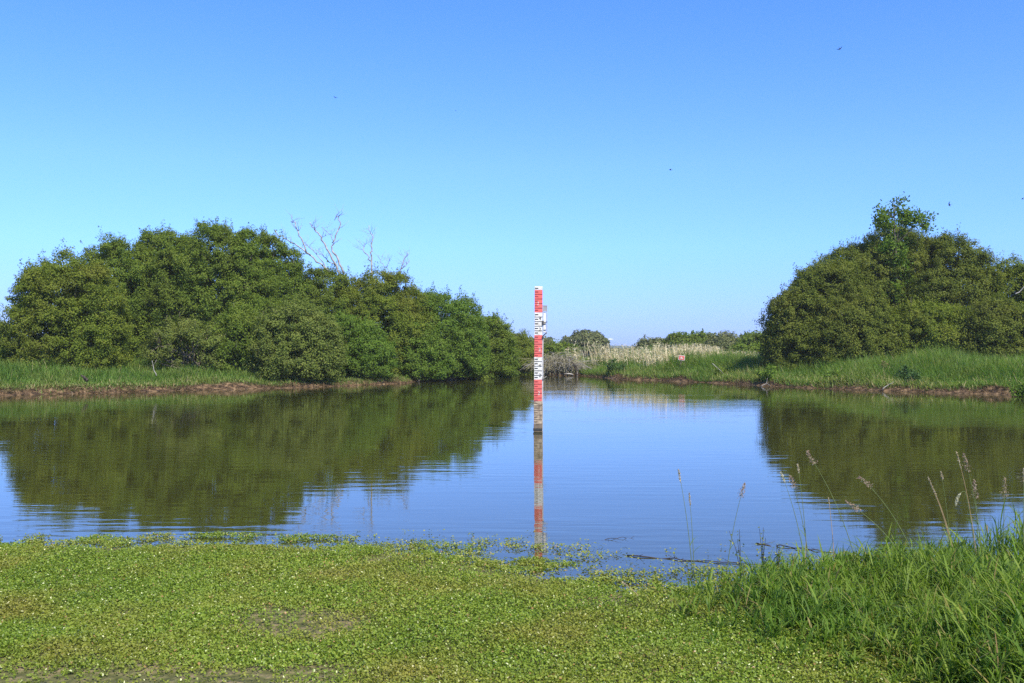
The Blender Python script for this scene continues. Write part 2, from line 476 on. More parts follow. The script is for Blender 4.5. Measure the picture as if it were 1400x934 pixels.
# ------------------------------------------------------------------ shrubs and trees
def shrub_mesh(rx, ry, h, dens, leaf, seed, lobe_r, spikes=.5, floor=.05):
    """leaf cloud of a shrub in local coordinates (base at z=0): rounded lobes cover a dome, clumps sit on the lobes, leaves on the clumps"""
    global rng
    rng = np.random.default_rng(seed)
    area = 2 * np.pi * ((rx * ry) ** .8 + (rx * h) ** .8 + (ry * h) ** .8) ** 1.25 / 3 ** 1.25 * 1.9
    nlob = int(np.clip(area / (1.5 * lobe_r ** 2), 12, 110))
    i = np.arange(nlob) + .5
    cz = 1 - 1.0 * i / nlob                      # even cover of the upper half of a sphere
    u = np.pi * (1 + 5 ** .5) * i + rng.uniform(-.25, .25, nlob)
    cz = np.clip(cz + rng.uniform(-.05, .05, nlob), 0, 1)
    sz = np.sqrt(1 - cz ** 2) ** .62
    lr = lobe_r * rng.uniform(.7, 1.25, nlob)
    rad = rng.uniform(.85, 1.03, nlob)
    lc = np.stack([sz * np.cos(u) * (rx - .8 * lr) * rad, sz * np.sin(u) * (ry - .8 * lr) * rad, cz ** .8 * (h - .85 * lr) * rad], -1)
    lc[:, 2] = np.maximum(lc[:, 2], lr * rng.uniform(.35, .7, nlob))
    lvar = rng.normal(0, .11, nlob)
    ncl = int(area * 3.6 * dens * (.15 / leaf[0]) ** 1.6)
    li = rng.integers(0, nlob, ncl)
    out = unit(lc[li] / np.array([rx, ry, h]) + np.array([0, 0, .12]))
    d = unit(rand_dir(ncl) + .95 * out)
    cc = lc[li] + d * lr[li][:, None] * rng.uniform(.7, 1.04, ncl)[:, None]
    keep = (cc[:, 2] > .1) & ((cc[:, 1] < .35 * ry) | (rng.uniform(0, 1, ncl) < .55))
    cc, d, li = cc[keep], d[keep], li[keep]
    ncl = len(cc)
    cr = rng.uniform(.24, .50, ncl) * (leaf[0] / .15) ** .7
    per = 110
    n = ncl * per
    k = np.repeat(np.arange(ncl), per)
    a = rand_dir(n)
    C = cc[k] + a * (rng.uniform(0, 1, n) ** .45 * cr[k])[:, None] * np.array([1.15, 1.15, .85])
    N = unit(a * .6 + d[k] * .6 + np.array([0, 0, .35]) + rand_dir(n) * .75)
    var = np.clip(rng.normal(.45, .19, n) + np.repeat(rng.normal(0, .09, ncl) + lvar[li], per), 0, 1)
    # leafy shoots that break the outline
    ns = int(ncl * spikes)
    si = rng.integers(0, ncl, ns)
    sd = unit(d[si] * .7 + np.array([0, 0, .75]) + rand_dir(ns) * .45)
    sl = rng.uniform(.2, .55, ns)
    m_ = 15
    t = rng.uniform(.2, 1, (ns, m_))
    SC = cc[si][:, None] + sd[:, None] * (t * (sl + .5 * cr[si])[:, None])[..., None] + rng.normal(0, .05, (ns, m_, 3))
    C = np.vstack([C, SC.reshape(-1, 3)]); N = np.vstack([N, rand_dir(ns * m_)])
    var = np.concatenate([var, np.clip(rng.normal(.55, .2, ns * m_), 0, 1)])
    # inner leaves
    ni = int(n * .34 * dens)
    q = rand_dir(ni) * (rng.uniform(.1, 1, ni) ** .33)[:, None] * np.array([rx, ry, h]) * .86
    q[:, 2] = np.abs(q[:, 2])
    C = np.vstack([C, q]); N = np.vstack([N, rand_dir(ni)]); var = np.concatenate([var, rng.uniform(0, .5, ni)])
    ok = C[:, 2] > floor
    C, N, var = C[ok], N[ok], var[ok]
    L = leaf[0] * rng.uniform(.6, 1.35, len(C)); W = leaf[1] * rng.uniform(.7, 1.3, len(C))
    V, Q = leaf_cards(C, N, L, W, .1)
    return V, Q, var, lc, cc

def limbs(lc, cc, seed, r0=.09, stems=5, spread=.4):
    r = np.random.default_rng(seed)
    b = MB()
    for i in r.choice(len(lc), min(len(lc), 26), replace=False):
        s = np.array([r.normal(0, spread), r.normal(0, spread), -.25])
        e = lc[i]
        mid = (s + e) / 2 + np.array([0, 0, .18 * np.linalg.norm(e)]) + r.normal(0, .15, 3)
        t = np.linspace(0, 1, 7)[:, None]
        P = (1 - t) ** 2 * s + 2 * t * (1 - t) * mid + t * t * e
        P[1:-1] += r.normal(0, .04, (5, 3))
        b.tube(P, np.linspace(r0, r0 * .35, 7), 5)
    for j in r.choice(len(cc), min(len(cc), 70), replace=False):
        i = np.argmin(np.linalg.norm(lc - cc[j], axis=1))
        e = cc[j] + (cc[j] - lc[i]) * .35
        P = np.linspace(lc[i], e, 4) + r.normal(0, .05, (4, 3))
        b.tube(P, np.linspace(r0 * .32, r0 * .08, 4), 4)
    return b

def shrub(px, top, hw, D, mat, label, group, seed, dens=1.0, leaf=(.10, .054), depth=None, base=None, lobe_r=.85, spikes=.5, stem=.08):
    x, y, ztop = at(px, top, D)
    z = float(hgt(x, y)) if base is None else base
    rx = hw / F * D
    V, Q, var, lc, cc = shrub_mesh(rx, depth or max(1.4, rx * .85), ztop - z, dens, leaf, seed, min(lobe_r, .45 * rx, .4 * (ztop - z)), spikes)
    t = empty('shrub', (x, y, z))
    tag(t, label, 'shrub', group)
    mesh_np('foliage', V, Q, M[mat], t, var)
    limbs(lc, cc, seed + 1, stem).build('branches', M['bark'], t, True)
    return t

GL, GR, GF = 'shrubs massed on the left bank', 'shrubs massed on the right bank', 'shrubs in the distance behind the reeds'
# left bank
shrub(-75, 408, 88, 49, 'willow', 'green shrub cut off by the left edge of the photo behind the grassy bank', GL, 101)
shrub(90, 347, 84, 47, 'willow_yellow', 'broad yellowish green shrub at the left end of the left bank, in front', GL, 102, lobe_r=.95)
shrub(228, 312, 66, 55, 'willow', 'tall shrub filling the dip between the knobbly one and the tallest rounded one', GL, 118, lobe_r=.95)
shrub(165, 326, 78, 53, 'willow', 'tall shrub with a knobbly top rising behind the yellowish green shrub on the left bank', GL, 103, lobe_r=.95)
shrub(292, 307, 92, 52.5, 'willow', 'tallest rounded shrub on the left bank, over the thin dead stick in the grass', GL, 104, lobe_r=.95)
shrub(362, 326, 70, 54.5, 'willow', 'tall shrub at the foot of the bare forked dead tree on the left bank', GL, 105, lobe_r=.95)
shrub(258, 432, 62, 48.5, 'willow_grey', 'thin greyish shrub with see-through gaps low in front of the tallest left shrub', GL, 106, dens=.3, lobe_r=.9)
shrub(335, 425, 50, 49, 'willow', 'low leafy shrub beside the round grey-green bush at the water on the left bank', GL, 116, lobe_r=.8)
shrub(404, 412, 66, 48.2, 'willow_grey', 'round grey-green bush spilling down to the muddy edge of the left bank', GL, 107, lobe_r=.85)
shrub(440, 366, 54, 55.5, 'willow', 'dark shrub just right of the forked dead tree, behind the round grey-green bush', GL, 108, lobe_r=.85)
shrub(520, 370, 76, 56, 'willow_yellow', 'light-topped shrub under the slender upright dead branch on the left bank', GL, 109, lobe_r=.95)
shrub(488, 430, 52, 51.5, 'alder', 'dark green shrub above the grassy point at the end of the left bank', GL, 110, lobe_r=.8)
shrub(600, 396, 70, 57.5, 'alder', 'vivid green bush hanging over the water past the grassy point', GL, 111, lobe_r=.8, base=.15)
shrub(570, 440, 48, 55.5, 'alder', 'smaller bright bush dipping its lowest branches in the pond beside the vivid green bush', GL, 117, lobe_r=.75, base=.05)
shrub(655, 427, 52, 62, 'willow', 'sloping shrub beyond the vivid green bush, towards the narrow inlet', GL, 112, lobe_r=.85)
shrub(699, 451, 38, 71, 'willow_yellow', 'last low shrub of the left bank, just left of the striped gauge at the inlet', GL, 113, lobe_r=.85)
# right bank
shrub(1092, 388, 52, 52.0, 'olive', 'dark left-hand lobe of the right bank thicket, rounded right down to the grass', GR, 201, lobe_r=.8)
shrub(1172, 331, 78, 56.0, 'olive', 'large olive green shrub under the slim leafy tree on the right bank', GR, 202, lobe_r=.95)
shrub(1160, 402, 70, 51.5, 'olive', 'lower olive shrub bulging at the front of the right bank thicket', GR, 203, lobe_r=.85)
shrub(1290, 322, 84, 55.5, 'olive', 'highest broad shrub right of the slim leafy tree on the right bank', GR, 204, lobe_r=.95)
shrub(1270, 410, 70, 51.5, 'willow_yellow', 'yellowish shrub at the front middle of the right bank thicket', GR, 205, lobe_r=.85)
shrub(1392, 348, 60, 54.0, 'willow_yellow', 'yellow-green shrub cut by the right edge of the photo, with a pale bare twig', GR, 206, lobe_r=.95)
shrub(1362, 410, 58, 50.0, 'olive', 'low dark shrub in front of the yellow-green shrub at the right edge', GR, 207, lobe_r=.8)
shrub(1480, 350, 80, 53.0, 'olive', 'shrub continuing the right bank thicket past the right edge of the photo', GR, 208)
shrub(1230, 311, 76, 57.5, 'olive', 'olive shrub directly behind the slim leafy tree, forming the top of the right thicket', GR, 209, lobe_r=.95)
shrub(1132, 352, 62, 53.0, 'olive', 'rounded shrub sloping from the dark left lobe up to the large olive one', GR, 210, lobe_r=.95)
# slim tree rising out of the right thicket: trunk, limbs, two leafy tufts
x, y, _ = at(1225, 480, 54.5)
zt = float(hgt(x, y))
t = tag(empty('young_tree', (x, y, zt)), 'slim young tree whose two leafy tufts rise above the right bank thicket', 'tree')
rng = np.random.default_rng(71)
tufts = [((0, 0, 0), (1222, 290), 1.0, .8), ((0, 0, 0), (1206, 305), .6, .6), ((0, 0, 0), (1262, 304), .6, .55), ((0, 0, 0), (1228, 325), 1.1, .9), ((0, 0, 0), (1222, 352), .9, 1.0), ((0, 0, 0), (1228, 378), .9, 1.0), ((0, 0, 0), (1221, 404), .8, 1.0), ((0, 0, 0), (1238, 300), .45, .5)]
Vs, Qs, Vr, nV = [], [], [], 0
tb = MB()
tb.tube(np.array([[0, 0, -.2], [.05, 0, 2], [-.05, .05, 4], [0, 0, 6.4], [-.08, 0, 7.9], [-.05, 0, 8.9]]), [.10, .085, .07, .05, .03, .012], 6)
for _, (px, py), hwid, hh in tufts:
    c = at(px, py, 54.5) - np.array([x, y, zt])
    tb.tube(np.array([[0, 0, c[2] - 1.3], c * np.array([.5, .5, 1]) - np.array([0, 0, .5]), c + np.array([0, 0, hh * .6])]), [.03, .02, .006], 4)
    for s in range(9):
        e = c + rand_dir(1)[0] * np.array([hwid, hwid, hh]) * rng.uniform(.4, 1)
        tb.tube(np.array([c - np.array([0, 0, .3]), (c + e) / 2, e]), [.012, .009, .004], 3)
        nl = 60
        C = e + rng.normal(0, .17, (nl, 3))
        V, Q = leaf_cards(C, unit(rand_dir(nl) + np.array([.0, -.2, .5])), .17 * rng.uniform(.7, 1.2, nl), .11 * rng.uniform(.7, 1.2, nl), .1)
        Vs.append(V); Qs.append(Q + nV); nV += len(V); Vr.append(np.clip(rng.normal(.45, .2, nl), 0, 1))
mesh_np('crown', np.vstack(Vs), np.vstack(Qs), M['alder'], t, np.concatenate(Vr))
tb.build('trunk', M['bark'], t, True)

# far: tree beyond the reeds, shrubs behind, woods
def far_tree(px, top, hw, D, seed, label, mat='far_leaf', group=None):
    x, y, zt = at(px, top, D)
    z = float(hgt(x, y))
    V, Q, var, lc, cc = shrub_mesh(hw / F * D, hw / F * D * .8, zt - z, 2.2, (.34, .19), seed, .33 * hw / F * D, .3, .25 * (zt - z))
    t = tag(empty('tree', (x, y, z)), label, 'tree', group)
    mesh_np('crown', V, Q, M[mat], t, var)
    limbs(lc, cc, seed, .16).build('trunk', M['bark'], t, True)
far_tree(803, 454, 27, 140, 301, 'grey-green round tree far away above the dry reeds, right of the striped gauge')
far_tree(781, 461, 15, 150, 302, 'smaller far tree joined to the left side of the round one above the reeds')
for i, (px, top, hw, D, lab) in enumerate([
        (742, 466, 24, 96, 'low far shrub just behind the striped gauge and the brushwood'),
        (765, 471, 26, 92, 'low dull shrub rising behind the brushwood heap'),
        (893, 464, 26, 112, 'low end of the distant scrub, left of its crest above the reeds'),
        (944, 456, 42, 108, 'crest of the distant scrub above the red sign'),
        (1000, 459, 42, 104, 'distant shrub between the scrub crest and the right bank thicket'),
        (1046, 454, 40, 100, 'distant shrub half hidden by the dark left lobe of the right thicket'),
        (970, 472, 34, 88, 'lower nearer shrub in the dip of the distant scrub'),
        (1030, 474, 36, 84, 'lower nearer shrub beside the dark left lobe of the right thicket')]):
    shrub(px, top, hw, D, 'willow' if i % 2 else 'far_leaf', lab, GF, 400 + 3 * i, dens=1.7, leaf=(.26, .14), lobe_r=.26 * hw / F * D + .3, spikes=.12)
# a far-off wood along the plain, one mass
rng = np.random.default_rng(55)
n = 26000
wxs = rng.uniform(-330, 330, n); wys = 330 + 40 * snoise(wxs, wxs * 0, .01, 31) + rng.uniform(-25, 25, n)
hh = np.abs(3.2 + 1.6 * snoise(wxs, wys, .05, 32)) * rng.uniform(.1, 1, n) * np.where(np.abs(wxs - 38) < 26, .2, 1)
V, Q = leaf_cards(np.stack([wxs, wys, hgt(wxs, wys) + hh], -1), unit(rand_dir(n) + np.array([0, -.4, .6])), rng.uniform(1.0, 2.2, n), rng.uniform(.8, 1.6, n))
tag(mesh_np('far_wood', V, Q, M['far_leaf'], None, rng.uniform(0, 1, n)), 'far-off belt of woodland on the flat horizon', 'woodland', kind='stuff')

# ------------------------------------------------------------------ dead trees above the left shrubs
def dead_tree(D, strands, label, base_px, r=.075):
    x, y, z = at(*base_px, D)
    z = float(hgt(x, y))
    t = tag(empty('dead_tree', (x, y, z)), label, 'dead tree', 'dead trees above the left shrubs')
    o = np.array([x, y, z]); rr = np.random.default_rng(int(base_px[0]))
    for k, (pts, r0, r1) in enumerate(strands):
        P = np.array([at(px, py, D + dd) for px, py, dd in pts]) - o
        if k == 0:
            P = np.vstack([[0, 0, -.3], P]) if len(P) else P
        # resample with a few kinks
        s = np.linspace(0, len(P) - 1, max(7, 3 * len(P)))
        Pi = np.stack([np.interp(s, range(len(P)), P[:, c]) for c in range(3)], -1)
        Pi[1:-1] += rr.normal(0, .035, (len(Pi) - 2, 3))
        b = MB().tube(Pi, np.linspace(r0, r1, len(Pi)) * .92 + .004, 6)
        for q in range(9 if k else 0):
            i = rr.integers(len(Pi) // 3, len(Pi) - 1)
            e = Pi[i] + np.array([rr.normal(0, .3), rr.normal(0, .3), rr.uniform(.05, .5)])
            b.tube(np.array([Pi[i], (Pi[i] + e) / 2 + rr.normal(0, .06, 3), e]), [r1 * .8, r1 * .55, .005], 4)
            e2 = e + np.array([rr.normal(0, .18), rr.normal(0, .18), rr.uniform(-.05, .3)])
            b.tube(np.array([(Pi[i] + e) / 2, e2]), [r1 * .45, .004], 3)
        b.build('trunk' if k == 0 else 'bare_branch', M['deadwood'], t, True)
    return t
dead_tree(55.6, [
    ([(462, 420, 0), (466, 385, 0)], .14, .08),
    ([(470, 374, 0), (460, 352, 0), (453, 341, 0), (455, 330, 0), (461, 318, 0), (464, 305, 0), (461, 294, 0), (457, 301, 0)], .06, .018),
    ([(466, 378, 0), (453, 352, 0), (441, 328, 0), (434, 318, 0), (427, 311, 0), (424, 304, 0)], .06, .02),
    ([(464, 382, 0), (446, 368, .5), (430, 354, .5), (412, 340, .5), (395, 330, .5), (382, 322, .5), (375, 314, .5)], .055, .018),
    ([(424, 349, .4), (417, 343, 0), (413, 325, 0), (407, 313, 0), (403, 304, 0), (397, 303, 0)], .05, .018),
    ([(450, 372, -.5), (436, 350, -.5), (422, 338, -.5), (416, 332, -.5)], .03, .012),
    ([(462, 365, .3), (448, 356, .3), (438, 347, .3), (431, 341, .3)], .028, .012),
    ([(456, 330, 0), (449, 318, 0), (439, 311, 0)], .02, .009)],
    'bare bleached dead tree with many forked limbs leaning left above the shrubs', (462, 480))
dead_tree(57, [
    ([(508, 420, 0), (508, 370, 0)], .11, .06),
    ([(508, 372, 0), (507, 350, 0), (507, 340, 0), (510, 324, 0), (506, 318, 0), (504, 308, 0)], .055, .014),
    ([(507, 357, 0), (500, 347, 0), (496, 339, 0), (498, 332, 0)], .038, .012)],
    'slender upright dead branch with one side fork above the light-topped shrub', (508, 480))
dead_tree(57.5, [
    ([(541, 430, 0), (541, 382, 0)], .09, .05),
    ([(541, 380, 0), (549, 368, 0), (552, 355, 0), (558, 345, 0)], .045, .012),
    ([(549, 368, 0), (555, 362, 0), (560, 355, 0)], .03, .01),
    ([(540, 384, 0), (528, 366, 0), (520, 358, 0), (518, 348, 0)], .02, .007),
    ([(528, 366, 0), (532, 358, 0), (533, 353, 0)], .016, .006)],
    'short dead tree with upcurved twigs, rightmost of the bare trees on the left bank', (541, 480))

# ------------------------------------------------------------------ brushwood at the inlet
rng = np.random.default_rng(88)
bx0, by0, _ = at(765, 514, 67.5)
t = tag(empty('brush_pile', (bx0, by0, .15)), 'tangled heap of bare grey-brown branches at the water behind the striped gauge', 'brushwood')
b = MB(); b2 = MB()
for i in range(520):
    x0 = rng.uniform(-1.7, 1.25); y0 = rng.normal(.4, .7)
    hgt_ = 1.75 * np.clip(1 - ((x0 + .35) / 2.1) ** 2, .15, 1) * rng.uniform(.45, 1.05)
    dx = rng.normal(.25, .55); dy = rng.normal(-.25, .5)
    P0 = np.array([x0, y0, rng.uniform(-.2, .5)])
    P1 = np.array([x0 + dx * .4, y0 + dy * .3, hgt_])
    P2 = np.array([x0 + dx * 1.6, y0 + dy * 1.3, hgt_ * rng.uniform(.2, 1.0) - .1])
    tt = np.linspace(0, 1, 7)[:, None]
    P = (1 - tt) ** 2 * P0 + 2 * tt * (1 - tt) * P1 + tt ** 2 * P2 + rng.normal(0, .02, (7, 3))
    (b if i % 3 else b2).tube(P, np.linspace(rng.uniform(.014, .03), .006, 7), 4)
b.build('twigs', M['brushwood'], t); b2.build('pale_twigs', M['deadwood'], t)
o = np.array([bx0, by0, .15])
MB().tube(np.array([at(x_, y_, 66.5) for x_, y_ in ((787, 517), (788, 508), (787, 501), (783, 496), (778, 488))]) - o, [.06, .06, .05, .04, .02], 6).build('dark_limb', M['darkwood'], t, True)
MB().tube(np.array([at(x_, y_, 66.3) for x_, y_ in ((771, 511.5), (778, 511), (784, 512.3))]) - o, [.05, .05, .04], 6).build('log', M['deadwood'], t, True)

# ------------------------------------------------------------------ water level gauge
gd = F * HC / 113.0
gxp = (735.2 - 700) / F * gd
g = tag(empty('water_gauge', (gxp, gd, 0)), 'tall red and white striped water level gauge standing in the pond', 'gauge')
g.rotation_euler = (0, R(.35), R(2))
BW = .172
def band(z0, z1, mat, name, marks, label=None, w=BW, digit=None, dmat=None):
    b = MB().box((0, 0, (z0 + z1) / 2), (w, .022, z1 - z0 - .004))
    o = b.build(name, M[mat], g)
    if label: o['label'] = label
    mk = MB()
    n = max(1, int(round((z1 - z0) / .1)))
    for i in range(n):
        z = z1 - (i + 1) * .1 + .004
        if z > z0 + .012:
            mk.box((0, -.0135, z), (w * .98, .005, .012))
        mk.box((-w * .24, -.0135, z + .052), (w * .40, .005, .020))
    mk.build('scale_marks', M[marks], o)
    for ch, zz, xx in digit or []:
        cu = bpy.data.curves.new('numeral', 'FONT'); cu.body = ch; cu.size = .105; cu.extrude = .002; cu.align_x = 'CENTER'
        tmp = bpy.data.objects.new('tmp', cu); COL.objects.link(tmp)
        dg = bpy.context.evaluated_depsgraph_get()
        me = bpy.data.meshes.new_from_object(tmp.evaluated_get(dg))
        bpy.data.objects.remove(tmp)
        me.materials.clear(); me.materials.append(M[dmat])
        no = bpy.data.objects.new('numeral', me); COL.objects.link(no); no.parent = o
        no.location = (xx, -.0135, zz); no.rotation_euler = (R(90), 0, 0)
    return o
zt = 3.165
band(3.085, zt, 'white', 'gauge_plate', 'black', 'short white top plate')
band(2.59, 3.085, 'red', 'gauge_plate', 'darkred', 'red plate', digit=[('2', 2.75, -.01)], dmat='white')
band(2.10, 2.59, 'white', 'gauge_plate', 'black', 'white plate', digit=[('4', 2.43, .035), ('2', 2.19, .035)], dmat='black')
band(1.62, 2.10, 'red', 'gauge_plate', 'darkred', 'red plate', digit=[('2', 1.75, .03)], dmat='white')
band(1.13, 1.62, 'white', 'gauge_plate', 'black', 'white plate with rust marks', digit=[('4', 1.40, .035), ('2', 1.19, .04)], dmat='black')
band(.66, 1.13, 'red', 'gauge_plate', 'darkred', 'red plate', digit=[('2', .80, .02)], dmat='white')
band(.17, .66, 'stained', 'gauge_plate', 'silt', 'brown silt-stained plate', w=.178)
MB().box((0, 0, -.22), (.182, .026, .776)).build('gauge_plate', M['silt'], g)['label'] = 'dark waterlogged lowest plate'
MB().box((0, .004, .045), (.20, .05, .05)).build('waterline_band', M['algae'], g)
b = MB().box((.05, .075, .93), (.13, .10, 2.34)); b.build('post', M['steel'], g)['label'] = 'pale grey post'
MB().box((.032, .075, -.05), (.138, .108, 1.30)).build('post_foot', M['silt'], g)
# side cage with panel, rail and clamps
cg = MB().box((.142, .03, 2.745), (.10, .05, .010)).box((.142, .03, 2.62), (.10, .05, .010)).box((.187, .03, 2.43), (.010, .05, .62))
cg.box((.099, .03, 2.43), (.008, .05, .62)).box((.142, .03, 2.16), (.10, .05, .010)).box((.142, .03, 2.22), (.10, .05, .006))
cage = cg.build('side_cage', M['steel'], g)
MB().box((.142, .03, 2.682), (.078, .04, .112)).build('grey_panel', M['panel'], cage)
MB().box((.138, .035, 2.38), (.052, .02, .44)).build('pale_tube', M['white'], cage)
MB().box((.10, .0, 2.36), (.03, .07, .10)).box((.145, -.01, 2.375), (.10, .012, .018), (0, -.35, 0)).build('clamp', M['darksteel'], cage)
MB().box((.135, .0, 2.11), (.12, .03, .022), (0, -.75, 0)).box((.10, .0, 2.05), (.03, .07, .05)).build('clamp', M['darksteel'], cage)
MB().box((.102, 0, 1.16), (.03, .03, .04)).tube(np.array([[.11, 0, 1.16], [.15, -.02, 1.18], [.19, -.03, 1.205]]), [.010, .009, .006], 5).build('bolt', M['deadwood'], g)

# ------------------------------------------------------------------ red and white notice in the reeds
sx, sy, sz = at(928.5, 489, 58.2)
z0 = float(hgt(sx, sy))
s = tag(empty('notice_sign', (sx, sy, z0)), 'small tilted red notice with a white border before the dry reeds', 'sign')
s.rotation_euler = (0, R(9), R(-12))
MB().box((0, .03, (sz - z0) / 2 - .1), (.06, .05, sz - z0 + .2)).build('post', M['bark'], s)
MB().box((0, -.015, sz - z0), (.36, .02, .29)).build('board', M['white'], s)
MB().box((0, -.029, sz - z0), (.305, .008, .23)).build('red_panel', M['red'], s)
MB().box((-.02, -.036, sz - z0 + .035), (.10, .006, .04)).box((0, -.036, sz - z0 - .03), (.15, .006, .045)).build('white_marks', M['white'], s)

# ------------------------------------------------------------------ bank vegetation
def scatter_bank(n, x0, x1, y0, y1, dmin, dmax, seed):
    r = np.random.default_rng(seed)
    X, Y = [], []
    got = 0
    while got < n:
        x = r.uniform(x0, x1, n * 3); y = r.uniform(y0, y1, n * 3)
        d = sdist(x, y)
        k = (d > dmin) & (d < dmax)
        X.append(x[k]); Y.append(y[k]); got += k.sum()
    X = np.concatenate(X)[:n]; Y = np.concatenate(Y)[:n]
    return X, Y, sdist(X, Y)

def bank_grass(name, label, n, x0, x1, y0, y1, hmul, seed, edge=.12):
    global rng
    rng = np.random.default_rng(seed)
    X, Y, d = scatter_bank(n, x0, x1, y0, y1, edge, 9.5, seed)
    slump = snoise(X, Y, .55, seed + 4)
    patch = .6 * snoise(X, Y, 1.2, seed + 1) + .5 * snoise(X, Y, .5, seed + 2) + .25 * snoise(X, Y, 3.5, seed + 3)
    green = sstep(3.5, 5.0, X) * sstep(15, 8, X)            # the middle bank is grassed almost to the water
    keep = d > edge + .20 + .45 * patch + .42 * slump - .3 * green + rng.uniform(-.3, .25, n)
    X, Y, d, patch = X[keep], Y[keep], d[keep], patch[keep]
    n = len(X)
    mid = sstep(16, 10, X) * sstep(4, 5, X)
    L = hmul * (.24 + .53 * sstep(.2, 4.0, d)) * (1 + .38 * patch) * rng.uniform(.5, 1.3, n) * (1 + .05 * mid)
    B = np.stack([X, Y, hgt(X, Y) - .03], -1)
    V, Q = blades(B, L, rng.uniform(.014, .03, n), rng.uniform(0, 6.28, n), rng.uniform(.02, .6, n), rng.uniform(.2, 1.5, n), 3)
    var = np.repeat(np.clip(rng.normal(.45, .2, n) + .12 * snoise(X, Y, .8, seed + 9) + np.where(d < 1.6, rng.uniform(0, .35, n), 0) + np.where(rng.uniform(0, 1, n) < .05, .5, 0), 0, 1), 3)
    o = mesh_np(name, V, Q, M['bankgrass'], None, var)
    return tag(o, label, 'grass', kind='stuff')

bank_grass('bank_grass', 'bright green grass growing along the left bank', 150000, -34, -2, 32, 64, .80, 501)
bank_grass('bank_grass', 'tall green grass growing along the right and middle bank', 230000, 4, 34, 30, 72, 1.28, 502)

# straw, roots and clods on the eroded mud edges
for seed, x0, x1, y0, y1, lab in ((511, -34, 1, 33, 60, 'dead straw and roots hanging from the muddy edge of the left bank'), (512, 4, 34, 30, 68, 'dead straw and roots hanging from the muddy edge of the right bank')):
    rng = np.random.default_rng(seed)
    X, Y, d = scatter_bank(60000, x0, x1, y0, y1, -.02, 1.25, seed)
    n = len(X)
    k = rng.uniform(0, 1, n) < np.clip(.55 + .6 * snoise(X, Y, 1.5, seed), .25, 1)
    X, Y, d = X[k], Y[k], d[k]; n = len(X)
    B = np.stack([X, Y, np.maximum(hgt(X, Y), 0) - .01], -1)
    V, Q = blades(B, rng.uniform(.06, .26, n), rng.uniform(.010, .024, n), rng.uniform(0, 6.28, n), rng.uniform(.5, 1.7, n), rng.uniform(.2, 1.6, n), 2)
    tag(mesh_np('bank_straw', V, Q, M['straw'], None, np.repeat(np.clip(rng.normal(.4, .25, n), 0, 1), 2)), lab, 'dead grass', kind='stuff')

# dry reeds of the middle bank
rng = np.random.default_rng(520)
n = 7000
px = rng.uniform(768, 1075, n); D = rng.uniform(59.5, 70, n)
px = px[:]; w = np.interp(px, [768, 785, 800, 840, 870, 900, 960, 1000, 1075], [.2, .9, 1, .55, .45, .7, .8, .45, .25])
k = rng.uniform(0, 1, n) < w * (.55 + .5 * snoise(px * .08, D * .7, 1.0, 77))
px, D = px[k], D[k]; n = len(px)
X = (px - 700) / F * D; Y = D
d = sdist(X, Y); k = d > 2.0; X, Y, px = X[k], Y[k], px[k]; n = len(X)
topz = np.interp(px, [768, 785, 800, 840, 870, 930, 970, 1000, 1075], [1.75, 2.25, 2.2, 1.95, 1.85, 2.0, 1.95, 1.65, 1.4])
B = np.stack([X, Y, hgt(X, Y) - .05], -1)
L = (topz - B[:, 2]) * rng.uniform(.62, 1.15, n)
az = rng.normal(math.pi, .7, n)
V1, Q1 = blades(B, L, rng.uniform(.018, .032, n), az, rng.uniform(0, .12, n), rng.uniform(.05, .45, n), 4, taper=.6)
# feathery plumes and dead leaves
li = rng.integers(0, n, n * 5)
tt = rng.uniform(.45, 1.05, len(li))
C = B[li] + np.stack([-(tt ** 2) * L[li] * .16 + rng.normal(0, .04, len(li)), rng.normal(0, .04, len(li)), tt * L[li] * .97], -1)
V2, Q2 = leaf_cards(C, unit(rand_dir(len(li)) * np.array([1, 1, .25])), rng.uniform(.12, .3, len(li)), rng.uniform(.02, .05, len(li)))
tag(mesh_np('dry_reeds', np.vstack([V1, V2]), np.vstack([Q1, Q2 + len(V1)]), M['reed'], None, np.concatenate([np.repeat(rng.uniform(.2, 1, n), 4), rng.uniform(0, 1, len(li))])),
    'pale dry reeds standing in a belt behind the middle bank', 'reeds', kind='stuff')

# single leafy plants on the banks
def herb(px, py, D, w, h, label, seed, mat='herb', name='leafy_plant', nl=900):
    global rng
    rng = np.random.default_rng(seed)
    x, y, _ = at(px, py, D)
    z = float(hgt(x, y)) if sdist(x, y) > 0 else 0.0
    t = tag(empty(name, (x, y, z)), label, 'plant', 'leafy plants on the banks')
    st = MB()
    C, N = [], []
    for i in range(16):
        a = rng.uniform(0, 6.28); sp = rng.uniform(0, 1) * w / 2
        e = np.array([math.cos(a) * sp, math.sin(a) * sp, h * rng.uniform(.55, 1.0) * (1 - .4 * (2 * sp / w) ** 2)])
        st.tube(np.array([[e[0] * .3, e[1] * .3, -.05], [e[0] * .8, e[1] * .8, e[2] * .5], e]), [.014, .011, .005], 4)
        m_ = nl // 16
        t_ = rng.uniform(.15, 1.05, m_)[:, None]
        C.append(e * np.concatenate([.3 + .7 * t_, .3 + .7 * t_, t_], 1) + rng.normal(0, .075, (m_, 3)))
    C = np.vstack(C)
    C[:, 2] = np.maximum(C[:, 2], .04)
    V, Q = leaf_cards(C, unit(rand_dir(len(C)) + np.array([0, -.2, .7])), rng.uniform(.08, .17, len(C)), rng.uniform(.04, .08, len(C)), .1)
    mesh_np('leaves', V, Q, M[mat], t, rng.uniform(0, 1, len(C)))
    st.build('stems', M['stem'], t)
herb(838, 507, 61.5, .9, .95, 'dark green leafy plant on the middle bank left of the patch of bare earth', 601)
herb(851, 510, 60.8, .7, .65, 'low dark plant just right of the taller dark one on the middle bank', 602)
